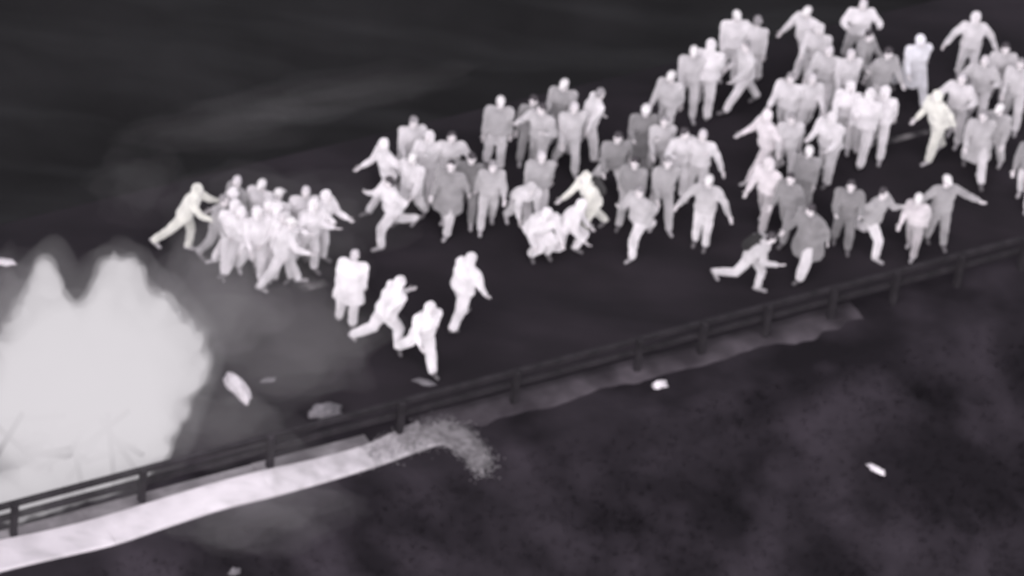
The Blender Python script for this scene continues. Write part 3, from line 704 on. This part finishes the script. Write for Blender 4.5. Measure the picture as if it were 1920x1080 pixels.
fl_d = bpy.data.lights.new('fire_light', 'POINT'); fl_d.energy = 240; fl_d.shadow_soft_size = 0.5; fl_d.color = (1.0, 0.97, 1.0)
fl_o = bpy.data.objects.new('fire_light', fl_d); fl_o.location = fo + fpt(330, 690, -0.1); col.objects.link(fl_o)

# ------------------------------------------------------------------ smoke drifting off the fire
M_smoke = {}
def smoke_mat(dens):
    if dens not in M_smoke:
        m = bpy.data.materials.new('smoke'); m.use_nodes = True; n = m.node_tree.nodes; n.remove(n['Principled BSDF'])
        pv = n.new('ShaderNodeVolumePrincipled'); pv.inputs['Color'].default_value = (0.85, 0.82, 0.84, 1); pv.inputs['Density'].default_value = dens
        m.node_tree.links.new(pv.outputs[0], n['Material Output'].inputs['Volume']); M_smoke[dens] = m
    return M_smoke[dens]
def smoke(label, u, v, z, rx, ry, rz, dens, rot=0):
    for q, (sc_, dn) in enumerate(((1.0, 0.4), (0.66, 0.6))):      # thin outside, thicker within
        bm = bmesh.new(); bmesh.ops.create_icosphere(bm, subdivisions=4, radius=1.0)
        for w in bm.verts:
            w.co *= sc_*(1 + 0.55*noise.fractal(w.co*1.3+Vector((u*0.1, v*0.1, q*3.0)), 1.0, 2.0, 3))
        me = bpy.data.meshes.new('smoke'); bm.to_mesh(me); bm.free(); me.materials.append(smoke_mat(round(dens*dn, 3)))
        o = bpy.data.objects.new('smoke', me); col.objects.link(o); o.location = pix(u, v, z); o.scale = (rx, ry, rz); o.rotation_euler = (0, 0, R(rot))
        tag(o, label, None, None, 'stuff')
smoke('grey smoke hanging over the road right of the bonfire', 520, 620, 0.9, 2.3, 2.0, 0.8, 0.16)
smoke('grey smoke close against the right flank of the bonfire', 390, 560, 1.3, 1.4, 1.5, 1.0, 0.14)
smoke('thin smoke drifting over the bright huddle', 540, 420, 1.0, 2.0, 1.6, 0.8, 0.10, 24)
smoke('low smoke between the bonfire and the barrier', 430, 790, 0.6, 1.4, 1.0, 0.5, 0.18)
smoke('small wisp of smoke above the lone runner', 265, 345, 1.6, 0.9, 1.1, 0.5, 0.05)
smoke('faint smoke spilling over the drain onto the bank', 480, 965, 0.2, 1.8, 0.9, 0.5, 0.20, 20)
smoke('grey smoke left of the tallest flame', 15, 570, 1.2, 0.9, 1.2, 0.9, 0.24)
smoke('faint long streak of smoke over the far verge', 640, 175, 0.7, 2.9, 0.6, 0.4, 0.09, 26)
smoke('second faint streak of smoke over the far verge', 430, 235, 0.7, 2.3, 0.7, 0.4, 0.08, 24)

# ------------------------------------------------------------------ scraps and bundles
def lump(name, label, cat, u, v, rx, ry, rz, rot, m, seed, sharp=0.35):
    p = on_ground(u, v); bm = bmesh.new(); bmesh.ops.create_icosphere(bm, subdivisions=3, radius=1.0)
    for w in bm.verts:
        c = w.co.copy(); d = 1 + sharp*noise.fractal(c*1.6+Vector((seed, 0, 0)), 1.0, 2.0, 4) + 0.12*abs(noise.noise(c*5+Vector((0, seed, 0))))
        w.co = Vector((c.x*rx*d, c.y*ry*d, max(c.z*rz*d, -rz*0.45)+rz*0.45))
    me = bpy.data.meshes.new(name); bm.to_mesh(me); bm.free(); me.materials.append(m)
    me.polygons.foreach_set('use_smooth', [True]*len(me.polygons))
    o = bpy.data.objects.new(name, me); o.location = p; o.rotation_euler = (0, 0, R(rot)); col.objects.link(o)
    tag(o, label, cat); return o
lump('bundle', 'pale crumpled bundle lying on the road right of the bonfire', 'bundle', 444, 732, 0.44, 0.14, 0.17, -54, M_scrap, 1.3)  # plain pale surface, gives off nothing itself
lump('debris', 'bright scrap at the left picture edge above the bonfire', 'debris', 8, 494, 0.20, 0.09, 0.06, 8, M_scrap, 2.2)
lump('debris', 'dim grey heap on the road edge above the drain', 'debris', 608, 776, 0.30, 0.16, 0.14, 25, M_scrap_g, 4.1)
lump('debris', 'small grey smear on the road between bundle and first runner', 'debris', 503, 714, 0.15, 0.06, 0.04, 25, M_scrap_g, 4.9)
lump('debris', 'flat grey scrap on the road below the nearest runner', 'debris', 795, 718, 0.20, 0.07, 0.05, -10, M_scrap_g, 5.4)
lump('debris', 'bright white scrap on the embankment below the crowd front', 'debris', 1237, 724, 0.15, 0.07, 0.08, 20, M_scrap, 6.2, 0.7)
lump('debris', 'small bright sliver on the embankment at the lower right', 'debris', 1640, 881, 0.20, 0.06, 0.06, -32, M_scrap, 7.7, 0.5)
lump('debris', 'pale scrap at the bottom edge below the drain', 'debris', 440, 1074, 0.10, 0.07, 0.07, 40, M_scrap_g, 8.8, 0.6)

# ------------------------------------------------------------------ rough dry grass on the bank
def grass(name, label, n, srange, trange, hgt, m, seed):
    rg = np.random.default_rng(seed); V = []; F = []
    for _ in range(n):
        s = rg.uniform(*srange); t = rg.uniform(*trange)
        if t > edge_t(s)-0.05 and t < 0.1: continue
        dens = noise.noise(Vector((s*0.5, t*0.5, 11.0)))
        dens = max(dens, 0)
        base = wp(s, t, ground_z(s, t)-0.02)
        for k in range(5):
            a = rg.uniform(0, 6.28); hh = hgt*rg.uniform(0.5, 1.2)*(0.7+dens); w = 0.012
            o = Vector((rg.uniform(-.07, .07), rg.uniform(-.07, .07), 0)); l = Vector((math.cos(a), math.sin(a), 0)); sd = Vector((-l.y, l.x, 0))*w
            b = len(V); p = base+o
            V += [tuple(p-sd), tuple(p+sd), tuple(p+l*hh*0.25+Vector((0, 0, hh*0.65))+sd*0.7), tuple(p+l*hh*0.25+Vector((0, 0, hh*0.65))-sd*0.7), tuple(p+l*hh*0.75+Vector((0, 0, hh)))]
            F += [(b, b+1, b+2, b+3), (b+3, b+2, b+4)]
    o = mesh_obj(name, V, F, m); tag(o, label, None, None, 'stuff')
grass('grass', 'rough dark grass on the embankment below the barrier', 12000, (-7, 20), (-11, -1.3), 0.08, M_soil, 3)
